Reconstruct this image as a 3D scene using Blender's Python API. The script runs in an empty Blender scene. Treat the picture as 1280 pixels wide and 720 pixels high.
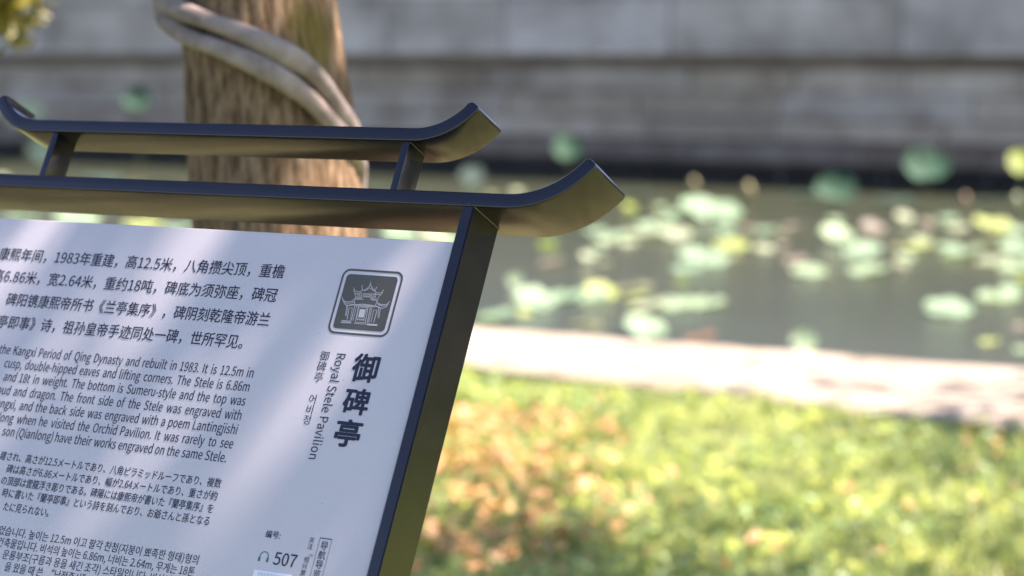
import bpy, bmesh, math, random
import numpy as np
from mathutils import Vector, Matrix, noise
R = math.radians
random.seed(7)
rng = np.random.default_rng(7)
SC = bpy.context.scene
COL = SC.collection

# ------------------------------------------------------------------ camera
HC = 1.35
cam_d = bpy.data.cameras.new('camera')
cam = bpy.data.objects.new('camera', cam_d); COL.objects.link(cam)
cam_d.sensor_width = 36.0
cam_d.lens = 2622.0 / 1280.0 * 36.0
cam_d.clip_start = 0.05; cam_d.clip_end = 600
cam.location = (0, 0, HC)
cam.rotation_euler = (R(90 - 6.55), 0, R(29.7))
cam_d.dof.use_dof = True
cam_d.dof.focus_distance = 2.04
cam_d.dof.aperture_fstop = 3.8
cam_d.dof.aperture_blades = 0
SC.camera = cam

# ------------------------------------------------------------------ daylight
SUN_EL, SUN_AZ = R(58), R(58)            # azimuth measured from +Y towards +X
world = bpy.data.worlds.new('World'); SC.world = world; world.use_nodes = True
wn = world.node_tree.nodes; wl = world.node_tree.links
sky = wn.new('ShaderNodeTexSky'); sky.sky_type = 'NISHITA'; sky.sun_disc = False
sky.sun_elevation = SUN_EL; sky.sun_rotation = SUN_AZ
sky.air_density = 1.0; sky.dust_density = 0.6; sky.ozone_density = 3.5
wl.new(sky.outputs[0], wn['Background'].inputs[0]); wn['Background'].inputs[1].default_value = 0.072
sd = bpy.data.lights.new('sun', 'SUN'); sd.energy = 5.0; sd.angle = R(0.53); sd.color = (1.0, 0.94, 0.85)
sun = bpy.data.objects.new('sun', sd); COL.objects.link(sun)
SV = Vector((math.cos(SUN_EL) * math.sin(SUN_AZ), math.cos(SUN_EL) * math.cos(SUN_AZ), math.sin(SUN_EL)))
sun.rotation_euler = SV.to_track_quat('Z', 'Y').to_euler(); sun.location = SV * 40
vs = SC.view_settings
vs.view_transform = 'Standard'; vs.look = 'None'; vs.gamma = 1.0; vs.exposure = 2.08; vs.use_curve_mapping = False
vs.use_white_balance = True; vs.white_balance_temperature = 7000; vs.white_balance_tint = 29
SC.cycles.use_denoising = True
SC.cycles.max_bounces = 8
SC.cycles.sample_clamp_indirect = 8

# ------------------------------------------------------------------ materials
def mat(name, base, rough=0.6, spec=0.5, metal=0.0):
    m = bpy.data.materials.new(name); m.use_nodes = True
    b = m.node_tree.nodes['Principled BSDF']
    b.inputs['Base Color'].default_value = (*base, 1)
    b.inputs['Roughness'].default_value = rough
    b.inputs['Specular IOR Level'].default_value = spec
    b.inputs['Metallic'].default_value = metal
    return m, m.node_tree.nodes, m.node_tree.links, b
def coord(n, l, scale=(1, 1, 1), kind='Object'):
    tc = n.new('ShaderNodeTexCoord'); mp = n.new('ShaderNodeMapping'); mp.inputs['Scale'].default_value = scale
    l.new(tc.outputs[kind], mp.inputs[0]); return mp.outputs[0]
def geo_coord(n, l, scale=(1, 1, 1)):
    g = n.new('ShaderNodeNewGeometry'); mp = n.new('ShaderNodeMapping'); mp.inputs['Scale'].default_value = scale
    l.new(g.outputs['Position'], mp.inputs[0]); return mp.outputs[0]
def ntex(n, l, vec, scale, detail=4, rough=0.55):
    t = n.new('ShaderNodeTexNoise'); t.inputs['Scale'].default_value = scale
    t.inputs['Detail'].default_value = detail; t.inputs['Roughness'].default_value = rough
    l.new(vec, t.inputs['Vector']); return t.outputs['Fac']
def ramp(n, l, fac, stops):
    r = n.new('ShaderNodeValToRGB'); cr = r.color_ramp
    cr.elements[0].position = stops[0][0]; cr.elements[0].color = (*stops[0][1], 1)
    cr.elements[1].position = stops[-1][0]; cr.elements[1].color = (*stops[-1][1], 1)
    for p, c in stops[1:-1]:
        e = cr.elements.new(p); e.color = (*c, 1)
    l.new(fac, r.inputs[0]); return r.outputs[0]
def mixc(n, l, fac, a, b, mode='MIX'):
    m = n.new('ShaderNodeMix'); m.data_type = 'RGBA'; m.blend_type = mode
    for src, idx in ((fac, 0), (a, 6), (b, 7)):
        if isinstance(src, (int, float)): m.inputs[idx].default_value = src
        elif isinstance(src, tuple): m.inputs[idx].default_value = (*src, 1)
        else: l.new(src, m.inputs[idx])
    return m.outputs[2]
def bump(n, l, b, h, strength, dist=0.01):
    bp = n.new('ShaderNodeBump'); bp.inputs['Strength'].default_value = strength; bp.inputs['Distance'].default_value = dist
    l.new(h, bp.inputs['Height']); l.new(bp.outputs[0], b.inputs['Normal'])

# powder coated steel of the sign
def make_paint():
    m, n, l, b = mat('powder_coated_steel', (0.008, 0.009, 0.02), 0.25, 0.72)
    v = coord(n, l)
    f = ntex(n, l, v, 900, 2)
    vo = n.new('ShaderNodeTexVoronoi'); vo.inputs['Scale'].default_value = 150; l.new(v, vo.inputs['Vector'])
    sp = ramp(n, l, vo.outputs['Distance'], [(0.0, (1, 1, 1)), (0.045, (1, 1, 1)), (0.06, (0, 0, 0))])
    big = ntex(n, l, v, 18, 3)
    gate = ramp(n, l, big, [(0.5, (0, 0, 0)), (0.62, (1, 1, 1))])
    mk = mixc(n, l, 1.0, sp, gate, 'MULTIPLY')
    smear = ntex(n, l, coord(n, l, (1, 1, 1)), 30, 5)
    base = mixc(n, l, smear, (0.0016, 0.0018, 0.006), (0.0032, 0.0034, 0.011))
    c = mixc(n, l, mk, base, (0.16, 0.16, 0.17)); l.new(c, b.inputs['Base Color'])
    r = n.new('ShaderNodeMapRange'); r.inputs[3].default_value = 0.15; r.inputs[4].default_value = 0.28
    l.new(smear, r.inputs[0]); l.new(r.outputs[0], b.inputs['Roughness'])
    bump(n, l, b, f, 0.05, 0.0003)
    return m
PAINT = make_paint()
def make_enamel():
    m, n, l, b = mat('white_enamel_panel', (0.62, 0.63, 0.66), 0.28, 0.5)
    v = coord(n, l)
    vo = n.new('ShaderNodeTexVoronoi'); vo.inputs['Scale'].default_value = 60; l.new(v, vo.inputs['Vector'])
    sp = ramp(n, l, vo.outputs['Distance'], [(0.0, (1, 1, 1)), (0.025, (1, 1, 1)), (0.036, (0, 0, 0))])
    gate = ramp(n, l, ntex(n, l, v, 27, 2), [(0.55, (0, 0, 0)), (0.6, (1, 1, 1))])
    mk = mixc(n, l, 1.0, sp, gate, 'MULTIPLY')
    base = mixc(n, l, ntex(n, l, v, 14, 5), (0.52, 0.51, 0.545), (0.58, 0.565, 0.60))
    grain = ntex(n, l, v, 1400, 1)
    base = mixc(n, l, 0.10, base, ramp(n, l, grain, [(0.3, (0.35, 0.35, 0.37)), (0.7, (0.95, 0.95, 0.97))]))
    l.new(mixc(n, l, mk, base, (0.10, 0.09, 0.08)), b.inputs['Base Color'])
    bump(n, l, b, ntex(n, l, v, 700, 2), 0.04, 0.0005)
    return m
ENAMEL = make_enamel()
WELD = mat('bare_weld_metal', (0.16, 0.15, 0.12), 0.4)[0]
INK = mat('dark_blue_black_ink', (0.012, 0.014, 0.035), 0.4)[0]
GREYINK = mat('grey_ink', (0.085, 0.085, 0.07), 0.35)[0]
LINEINK = mat('pale_line_ink', (0.46, 0.46, 0.50), 0.35)[0]
TEAL = mat('teal_ink', (0.01, 0.17, 0.15), 0.4)[0]
PAPER = mat('white_sticker', (0.84, 0.85, 0.86), 0.35)[0]
PALEBLUE = mat('pale_blue_print', (0.45, 0.60, 0.72), 0.4)[0]

def make_stone(name, c0, c1, c2, scale=1.6, bstr=0.5, rough=0.85):
    m, n, l, b = mat(name, c1, rough, 0.3)
    v = geo_coord(n, l)
    oi = n.new('ShaderNodeObjectInfo')
    a = ntex(n, l, v, scale, 8, 0.62); a2 = ntex(n, l, geo_coord(n, l, (1, 1, 3.0)), scale * 0.35, 5)
    c = ramp(n, l, a, [(0.3, c0), (0.5, c1), (0.72, c2)])
    c = mixc(n, l, ramp(n, l, a2, [(0.42, (0, 0, 0)), (0.62, (1, 1, 1))]), c, mixc(n, l, 0.5, c, c0))
    tint = ramp(n, l, oi.outputs['Random'], [(0.0, (0.84, 0.81, 0.76)), (0.35, (1, 0.98, 0.93)), (0.7, (0.93, 0.95, 0.98)), (1.0, (1.13, 1.11, 1.07))])
    c = mixc(n, l, 1.0, c, tint, 'MULTIPLY'); l.new(c, b.inputs['Base Color'])
    bump(n, l, b, ntex(n, l, v, scale * 9, 8, 0.65), bstr, 0.03)
    return m
WALLLOW = make_stone('weathered_limestone', (0.26, 0.22, 0.17), (0.48, 0.425, 0.34), (0.62, 0.56, 0.46))
WALLTOP = make_stone('pale_rendered_stone', (0.26, 0.24, 0.21), (0.50, 0.475, 0.43), (0.70, 0.67, 0.62), 1.1)
DARKSTONE = make_stone('dark_waterline_stone', (0.006, 0.006, 0.005), (0.013, 0.012, 0.010), (0.024, 0.021, 0.017), 3, 0.4, 0.5)  # near-black stone for the course at the waterline
BROWNSTONE = make_stone('brown_stained_stone', (0.14, 0.11, 0.085), (0.25, 0.21, 0.165), (0.34, 0.29, 0.23), 2)
KERB = make_stone('pale_granite', (0.19, 0.165, 0.12), (0.32, 0.295, 0.24), (0.40, 0.375, 0.315), 4, 0.35, 0.8)

def make_ground():
    m, n, l, b = mat('soil_and_turf', (0.06, 0.05, 0.03), 0.95, 0.2)
    v = geo_coord(n, l)
    c = ramp(n, l, ntex(n, l, v, 3.0, 8, 0.7), [(0.35, (0.09, 0.075, 0.03)), (0.5, (0.11, 0.14, 0.04)), (0.65, (0.13, 0.19, 0.05))])
    l.new(c, b.inputs['Base Color']); bump(n, l, b, ntex(n, l, v, 40, 6), 0.6, 0.03)
    return m
GROUND = make_ground()
def make_water():
    m, n, l, b = mat('murky_pond_water', (0.06, 0.072, 0.055), 0.22, 0.5)
    b.inputs['IOR'].default_value = 1.33
    v = geo_coord(n, l, (0.6, 1.0, 1))
    c = mixc(n, l, ntex(n, l, v, 0.5, 4), (0.020, 0.027, 0.013), (0.042, 0.050, 0.028)); l.new(c, b.inputs['Base Color'])
    h = mixc(n, l, 0.45, ntex(n, l, v, 5, 5), ntex(n, l, v, 19, 3))
    bump(n, l, b, h, 0.35, 0.05)
    return m
WATER = make_water()

def leafy(name, c0, c1, rough=0.4, trans=0.35, spec=0.5, attr=False):
    """thin leaf: principled mixed with a translucent lobe, colour varies by leaf position"""
    m, n, l, b = mat(name, c0, rough, spec)
    v = geo_coord(n, l)
    f = ntex(n, l, v, 7.0, 3)
    f2 = ntex(n, l, v, 60.0, 1)
    mx = n.new('ShaderNodeMath'); mx.operation = 'ADD'; l.new(f, mx.inputs[0]); l.new(f2, mx.inputs[1])
    half = n.new('ShaderNodeMath'); half.operation = 'MULTIPLY'; half.inputs[1].default_value = 0.5; l.new(mx.outputs[0], half.inputs[0])
    c = ramp(n, l, half.outputs[0], [(0.38, c0), (0.62, c1)])
    l.new(c, b.inputs['Base Color'])
    tr = n.new('ShaderNodeBsdfTranslucent')
    tc = mixc(n, l, 1.0, c, (1.25, 1.2, 0.6), 'MULTIPLY'); l.new(tc, tr.inputs[0])
    ms = n.new('ShaderNodeMixShader'); ms.inputs[0].default_value = trans
    l.new(b.outputs[0], ms.inputs[1]); l.new(tr.outputs[0], ms.inputs[2])
    l.new(ms.outputs[0], n['Material Output'].inputs[0])
    return m
GRASS = leafy('grass_blade', (0.32, 0.45, 0.19), (0.54, 0.60, 0.34), 0.5, 0.5)
CLOVER = leafy('broad_ground_leaf', (0.14, 0.28, 0.08), (0.28, 0.40, 0.14), 0.5, 0.3)
DRYLEAF = leafy('dry_fallen_leaf', (0.38, 0.19, 0.065), (0.56, 0.33, 0.13), 0.55, 0.2)
LITTER = leafy('tan_leaf_litter', (0.30, 0.27, 0.12), (0.46, 0.42, 0.22), 0.6, 0.2)
SHRUB = leafy('shrub_leaf', (0.06, 0.13, 0.02), (0.12, 0.2, 0.035), 0.4, 0.35)
CROWN = leafy('tree_leaf', (0.04, 0.075, 0.018), (0.08, 0.12, 0.03), 0.4, 0.3)
SPRAY = leafy('yellow_green_leaf', (0.14, 0.15, 0.025), (0.26, 0.22, 0.05), 0.4, 0.3)
PADM = {
 'mint': leafy('mint_lily_pad', (0.158, 0.290, 0.160), (0.237, 0.367, 0.226), 0.55, 0.3),
 'pale': leafy('pale_lily_pad', (0.197, 0.319, 0.169), (0.284, 0.407, 0.244), 0.55, 0.3),
 'cream': leafy('cream_lily_pad', (0.261, 0.329, 0.188), (0.332, 0.407, 0.254), 0.55, 0.3),
 'lemon': leafy('yellow_lily_pad', (0.268, 0.358, 0.075), (0.332, 0.407, 0.150), 0.55, 0.3),
 'lime': leafy('lime_lily_leaf', (0.14, 0.25, 0.01), (0.22, 0.30, 0.02), 0.6, 0.35),
 'rose': leafy('rosy_lily_pad', (0.184, 0.170, 0.125), (0.239, 0.215, 0.161), 0.55, 0.3),
 'olive': leafy('olive_lily_pad', (0.119, 0.146, 0.066), (0.174, 0.194, 0.094), 0.55, 0.3),
 'rust': leafy('rust_brown_lily_leaf', (0.22, 0.10, 0.05), (0.28, 0.14, 0.07), 0.5, 0.2),
 'shade': leafy('shaded_teal_lily_leaf', (0.02, 0.05, 0.035), (0.035, 0.07, 0.05), 0.45, 0.1),  # leaves in shade near the wall: the dimness is put into this colour
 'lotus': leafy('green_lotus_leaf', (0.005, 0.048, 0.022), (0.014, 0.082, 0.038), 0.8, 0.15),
}
PADM['tilt'] = PADM['pale']
STEM = mat('green_stem', (0.09, 0.12, 0.04), 0.5)[0]
BUD = mat('olive_bud', (0.20, 0.19, 0.08), 0.5)[0]
BUDBROWN = mat('brown_bud', (0.26, 0.19, 0.11), 0.5)[0]

def make_bark():
    m, n, l, b = mat('ridged_tan_bark', (0.3, 0.22, 0.14), 0.9, 0.2)
    v = geo_coord(n, l, (1, 1, 0.2))
    f = ntex(n, l, v, 85, 9, 0.72)
    c = ramp(n, l, f, [(0.32, (0.055, 0.034, 0.017)), (0.45, (0.19, 0.125, 0.068)), (0.57, (0.38, 0.265, 0.155)), (0.73, (0.54, 0.40, 0.26))])
    p = ntex(n, l, geo_coord(n, l, (1, 1, 0.5)), 5, 4)
    c = mixc(n, l, ramp(n, l, p, [(0.6, (0, 0, 0)), (0.7, (0.4, 0.4, 0.4))]), c, (0.16, 0.15, 0.1))
    # yellow lichen patch on the right flank
    g = n.new('ShaderNodeNewGeometry')
    d = n.new('ShaderNodeVectorMath'); d.operation = 'DISTANCE'; d.inputs[1].default_value = LICHEN
    l.new(g.outputs['Position'], d.inputs[0])
    w = n.new('ShaderNodeMath'); w.operation = 'ADD'
    nn = n.new('ShaderNodeMath'); nn.operation = 'MULTIPLY'; nn.inputs[1].default_value = 0.11
    l.new(ntex(n, l, geo_coord(n, l), 16, 5), nn.inputs[0]); l.new(d.outputs['Value'], w.inputs[0]); l.new(nn.outputs[0], w.inputs[1])
    c = mixc(n, l, ramp(n, l, w.outputs[0], [(0.085, (0.7, 0.7, 0.7)), (0.125, (0, 0, 0))]), c, (0.25, 0.185, 0.03))
    l.new(c, b.inputs['Base Color']); bump(n, l, b, f, 0.9, 0.02)
    return m
LICHEN = (-1.672, 2.416, 1.37)
BARK = make_bark()
def make_vine():
    m, n, l, b = mat('smooth_grey_vine_bark', (0.3, 0.27, 0.24), 0.95, 0.1)
    f = ntex(n, l, geo_coord(n, l), 22, 6)
    c = ramp(n, l, f, [(0.35, (0.2, 0.165, 0.14)), (0.65, (0.37, 0.32, 0.275))]); l.new(c, b.inputs['Base Color'])
    bump(n, l, b, f, 0.3, 0.01); return m
VINE = make_vine()

# ------------------------------------------------------------------ helpers
def tag(o, label=None, cat=None, group=None, kind=None):
    if label: o['label'] = label
    if cat: o['category'] = cat
    if group: o['group'] = group
    if kind: o['kind'] = kind
    return o
def empty(name, loc=(0, 0, 0)):
    o = bpy.data.objects.new(name, None); o.location = loc; o.empty_display_size = 0.1; COL.objects.link(o); return o
def link(name, me, m=None, parent=None, smooth=False):
    o = bpy.data.objects.new(name, me); COL.objects.link(o)
    if m and not me.materials: me.materials.append(m)
    if parent: o.parent = parent
    if smooth:
        me.polygons.foreach_set('use_smooth', [True] * len(me.polygons))
    return o
def bmobj(name, bm, m, parent=None, smooth=False):
    me = bpy.data.meshes.new(name); bmesh.ops.recalc_face_normals(bm, faces=bm.faces); bm.to_mesh(me); bm.free()
    return link(name, me, m, parent, smooth)
def pyobj(name, v, f, m, parent=None, smooth=False):
    me = bpy.data.meshes.new(name); me.from_pydata([tuple(map(float, p)) for p in v], [], f); me.update()
    return link(name, me, m, parent, smooth)
def npmesh(name, V, nper, m, parent=None):
    """many separate n-gon faces: V (N*nper,3)"""
    N = len(V) // nper
    me = bpy.data.meshes.new(name); me.vertices.add(len(V)); me.vertices.foreach_set('co', V.astype(np.float32).ravel())
    me.loops.add(len(V)); me.loops.foreach_set('vertex_index', np.arange(len(V), dtype=np.int32))
    me.polygons.add(N); me.polygons.foreach_set('loop_start', np.arange(0, len(V), nper, dtype=np.int32))
    me.update(calc_edges=True); me.validate()
    return link(name, me, m, parent)
def tube(pts, rad, seg=12, cap=True, wob=0.0):
    """a tapered tube along points; returns verts, faces"""
    pts = [Vector(p) for p in pts]; V = []; F = []
    up = Vector((0.13, 0.21, 0.97)).normalized(); prev = None
    for i, p in enumerate(pts):
        t = (pts[min(i + 1, len(pts) - 1)] - pts[max(i - 1, 0)]).normalized()
        a = (prev - t * prev.dot(t)).normalized() if prev is not None else t.cross(up).normalized()
        prev = a; b = t.cross(a); r = rad[i] if hasattr(rad, '__len__') else rad
        for k in range(seg):
            an = 2 * math.pi * k / seg
            rr = r * (1 + wob * noise.noise(p * 9 + Vector((math.cos(an), math.sin(an), 0)) * 2))
            V.append(p + (a * math.cos(an) + b * math.sin(an)) * rr)
    for i in range(len(pts) - 1):
        for k in range(seg):
            k2 = (k + 1) % seg
            F.append((i * seg + k, i * seg + k2, (i + 1) * seg + k2, (i + 1) * seg + k))
    if cap:
        F.append(tuple(reversed(range(seg)))); F.append(tuple(range((len(pts) - 1) * seg, len(pts) * seg)))
    return V, F

# ------------------------------------------------------------------ ground, pond
prof = [(-60, -0.06), (8.66, -0.06), (8.70, -0.16), (8.72, -1.3), (24.6, -1.3), (24.62, 0.6), (30, 0.8), (320, 0.8)]
V = []; F = []
xs = [-300, -40, -8, 3, 40, 300]
for x in xs:
    for y, z in prof: V.append((x, y, z))
n_ = len(prof)
for i in range(len(xs) - 1):
    for j in range(n_ - 1):
        F.append((i * n_ + j, (i + 1) * n_ + j, (i + 1) * n_ + j + 1, i * n_ + j + 1))
tag(pyobj('ground', V, F, GROUND), kind='structure')
tag(pyobj('pond_water', [(-300, 8.73, -0.3), (300, 8.73, -0.3), (300, 24.58, -0.3), (-300, 24.58, -0.3)], [(0, 1, 2, 3)], WATER), kind='structure')

# kerb of pale slabs along the near bank
kerb = empty('stone_kerb', (-3.5, 8, -0.06)); tag(kerb, kind='structure')
def near_edge(x): return min(7.9, max(7.1, 7.66 - 0.125 * (x + 4.5)))
x = -26.0; i = 0
while x < 12:
    w = random.uniform(1.15, 1.9); x1 = x + w
    bm = bmesh.new(); nx, ny = 12, 8; g = []
    for a in range(nx + 1):
        row = []
        for b_ in range(ny + 1):
            X = x + 0.006 + (w - 0.012) * a / nx
            y0 = near_edge(X) + 0.05 * noise.noise(Vector((X * 1.7, 3, 0))) + 0.02 * noise.noise(Vector((X * 7, 3, 0)))
            Y = y0 + (8.74 + 0.015 * noise.noise(Vector((X * 3, 9, 1))) - y0) * b_ / ny
            Z = 0.004 * random.random() + 0.012 * noise.noise(Vector((X * 2.5, Y * 2.5, i)))
            if b_ in (0, ny): Z -= 0.015
            row.append(bm.verts.new((X + 3.5, Y - 8, Z + 0.06)))
        g.append(row)
    for a in range(nx):
        for b_ in range(ny): bm.faces.new((g[a][b_], g[a + 1][b_], g[a + 1][b_ + 1], g[a][b_ + 1]))
    ext = bmesh.ops.extrude_face_region(bm, geom=[e for e in bm.edges if e.is_boundary])
    for v in [q for q in ext['geom'] if isinstance(q, bmesh.types.BMVert)]: v.co.z -= 0.26
    bmobj('stone_slab', bm, KERB, kerb)
    x = x1; i += 1

# ------------------------------------------------------------------ the wall across the pond
wall = empty('pond_wall', (-12, 24.3, -0.3))
tag(wall, 'long grey stone wall with a pale overhanging upper band across the pond', 'wall')
WX0, WX1 = -44.0, 20.0
def block(bm_w, h, d, seed, rough=0.012):
    bm = bmesh.new(); bmesh.ops.create_cube(bm, size=1.0)
    bmesh.ops.scale(bm, vec=(bm_w, d, h), verts=bm.verts)
    bmesh.ops.bevel(bm, geom=bm.edges[:], offset=0.014, segments=1, affect='EDGES')
    for v in bm.verts: v.co += Vector((0, rough * noise.noise(v.co * 2 + Vector((seed * 3.1, 0, 0))) * 2, rough * 0.5 * noise.noise(v.co * 3 + Vector((0, seed, 0)))))
    return bm
def course(z0, z1, yface, depth, wmin, wmax, materials, name, seed):
    rs = random.Random(seed)
    # a few block meshes are shared by the whole course
    widths = [wmin + (wmax - wmin) * k / 3 for k in range(4)]; protos = {}
    x = WX0 - rs.uniform(0, 1)
    while x < WX1:
        k = rs.randrange(4); w = widths[k]
        mm = materials[rs.randrange(len(materials))]
        key = (k, mm.name)
        if key not in protos:
            bm = block(w - 0.018, z1 - z0 - 0.016, depth, seed + k)
            me = bpy.data.meshes.new(name); bm.to_mesh(me); bm.free(); me.materials.append(mm); protos[key] = me
        o = bpy.data.objects.new(name, protos[key]); COL.objects.link(o); o.parent = wall
        o.location = (x + w / 2 + 12, yface + depth / 2 - 24.3 + rs.uniform(-0.012, 0.012), (z0 + z1) / 2 + 0.3)
        x += w
# mortar core behind the joints
core = bmesh.new()
for (a, b_, y0, y1) in ((-1.2, 1.14, 24.16, 24.55), (1.14, 3.4, 24.02, 24.55)):
    r_ = bmesh.ops.create_cube(core, size=1.0)['verts']
    bmesh.ops.scale(core, vec=(WX1 - WX0, y1 - y0, b_ - a - 0.004), verts=r_)
    bmesh.ops.translate(core, vec=((WX0 + WX1) / 2 + 12, (y0 + y1) / 2 - 24.3, (a + b_) / 2 + 0.3), verts=r_)
bmobj('mortar_core', core, BROWNSTONE, wall)
course(-0.62, -0.08, 24.14, 0.16, 1.0, 1.9, [DARKSTONE], 'stone_block', 11)
course(-0.08, 0.20, 24.10, 0.2, 1.1, 2.3, [BROWNSTONE], 'stone_block', 12)
course(0.20, 0.46, 24.10, 0.2, 1.3, 2.6, [WALLLOW], 'stone_block', 13)
course(0.46, 0.78, 24.09, 0.2, 1.4, 3.0, [WALLLOW], 'stone_block', 14)
course(0.78, 1.10, 24.09, 0.2, 1.4, 3.0, [WALLLOW], 'stone_block', 15)
course(1.24, 1.98, 23.90, 0.25, 1.8, 3.6, [WALLTOP], 'coping_stone', 16)
course(1.98, 2.66, 23.95, 0.25, 1.8, 3.6, [WALLTOP], 'coping_stone', 17)
course(2.66, 3.40, 23.95, 0.25, 1.8, 3.6, [WALLTOP], 'coping_stone', 18)

# ------------------------------------------------------------------ lily pads
CY = R(29.7); TOCAM = Vector((math.sin(CY), -math.cos(CY), 0))
def pad_bm(size, kind, seed):
    rs = random.Random(seed); bm = bmesh.new(); seg = 26; rings = (0.35, 0.75, 1.0)
    notch = rs.uniform(0, 6.28); r0 = size / 2
    c = bm.verts.new((0, 0, 0)); rows = []
    cup = {'lotus': 0.42, 'shade': 0.02, 'tilt': 0.12}.get(kind, rs.uniform(0.06, 0.14))
    for q in rings:
        row = []
        for k in range(seg):
            an = notch + 0.16 + (2 * math.pi - 0.32) * k / (seg - 1)
            rr = r0 * q * (1 + 0.05 * math.sin(an * 3 + seed) + 0.03 * math.sin(an * 7))
            z = r0 * cup * q * q * (1 + 0.35 * math.sin(an * 2 + seed)) + (0.05 * r0 * math.sin(an * 6 + seed) if q == 1.0 else 0)
            row.append(bm.verts.new((rr * math.cos(an), rr * math.sin(an), z)))
        rows.append(row)
    for k in range(seg - 1):
        bm.faces.new((c, rows[0][k], rows[0][k + 1]))
        for j in range(2): bm.faces.new((rows[j][k], rows[j + 1][k], rows[j + 1][k + 1], rows[j][k + 1]))
    return bm
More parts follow.
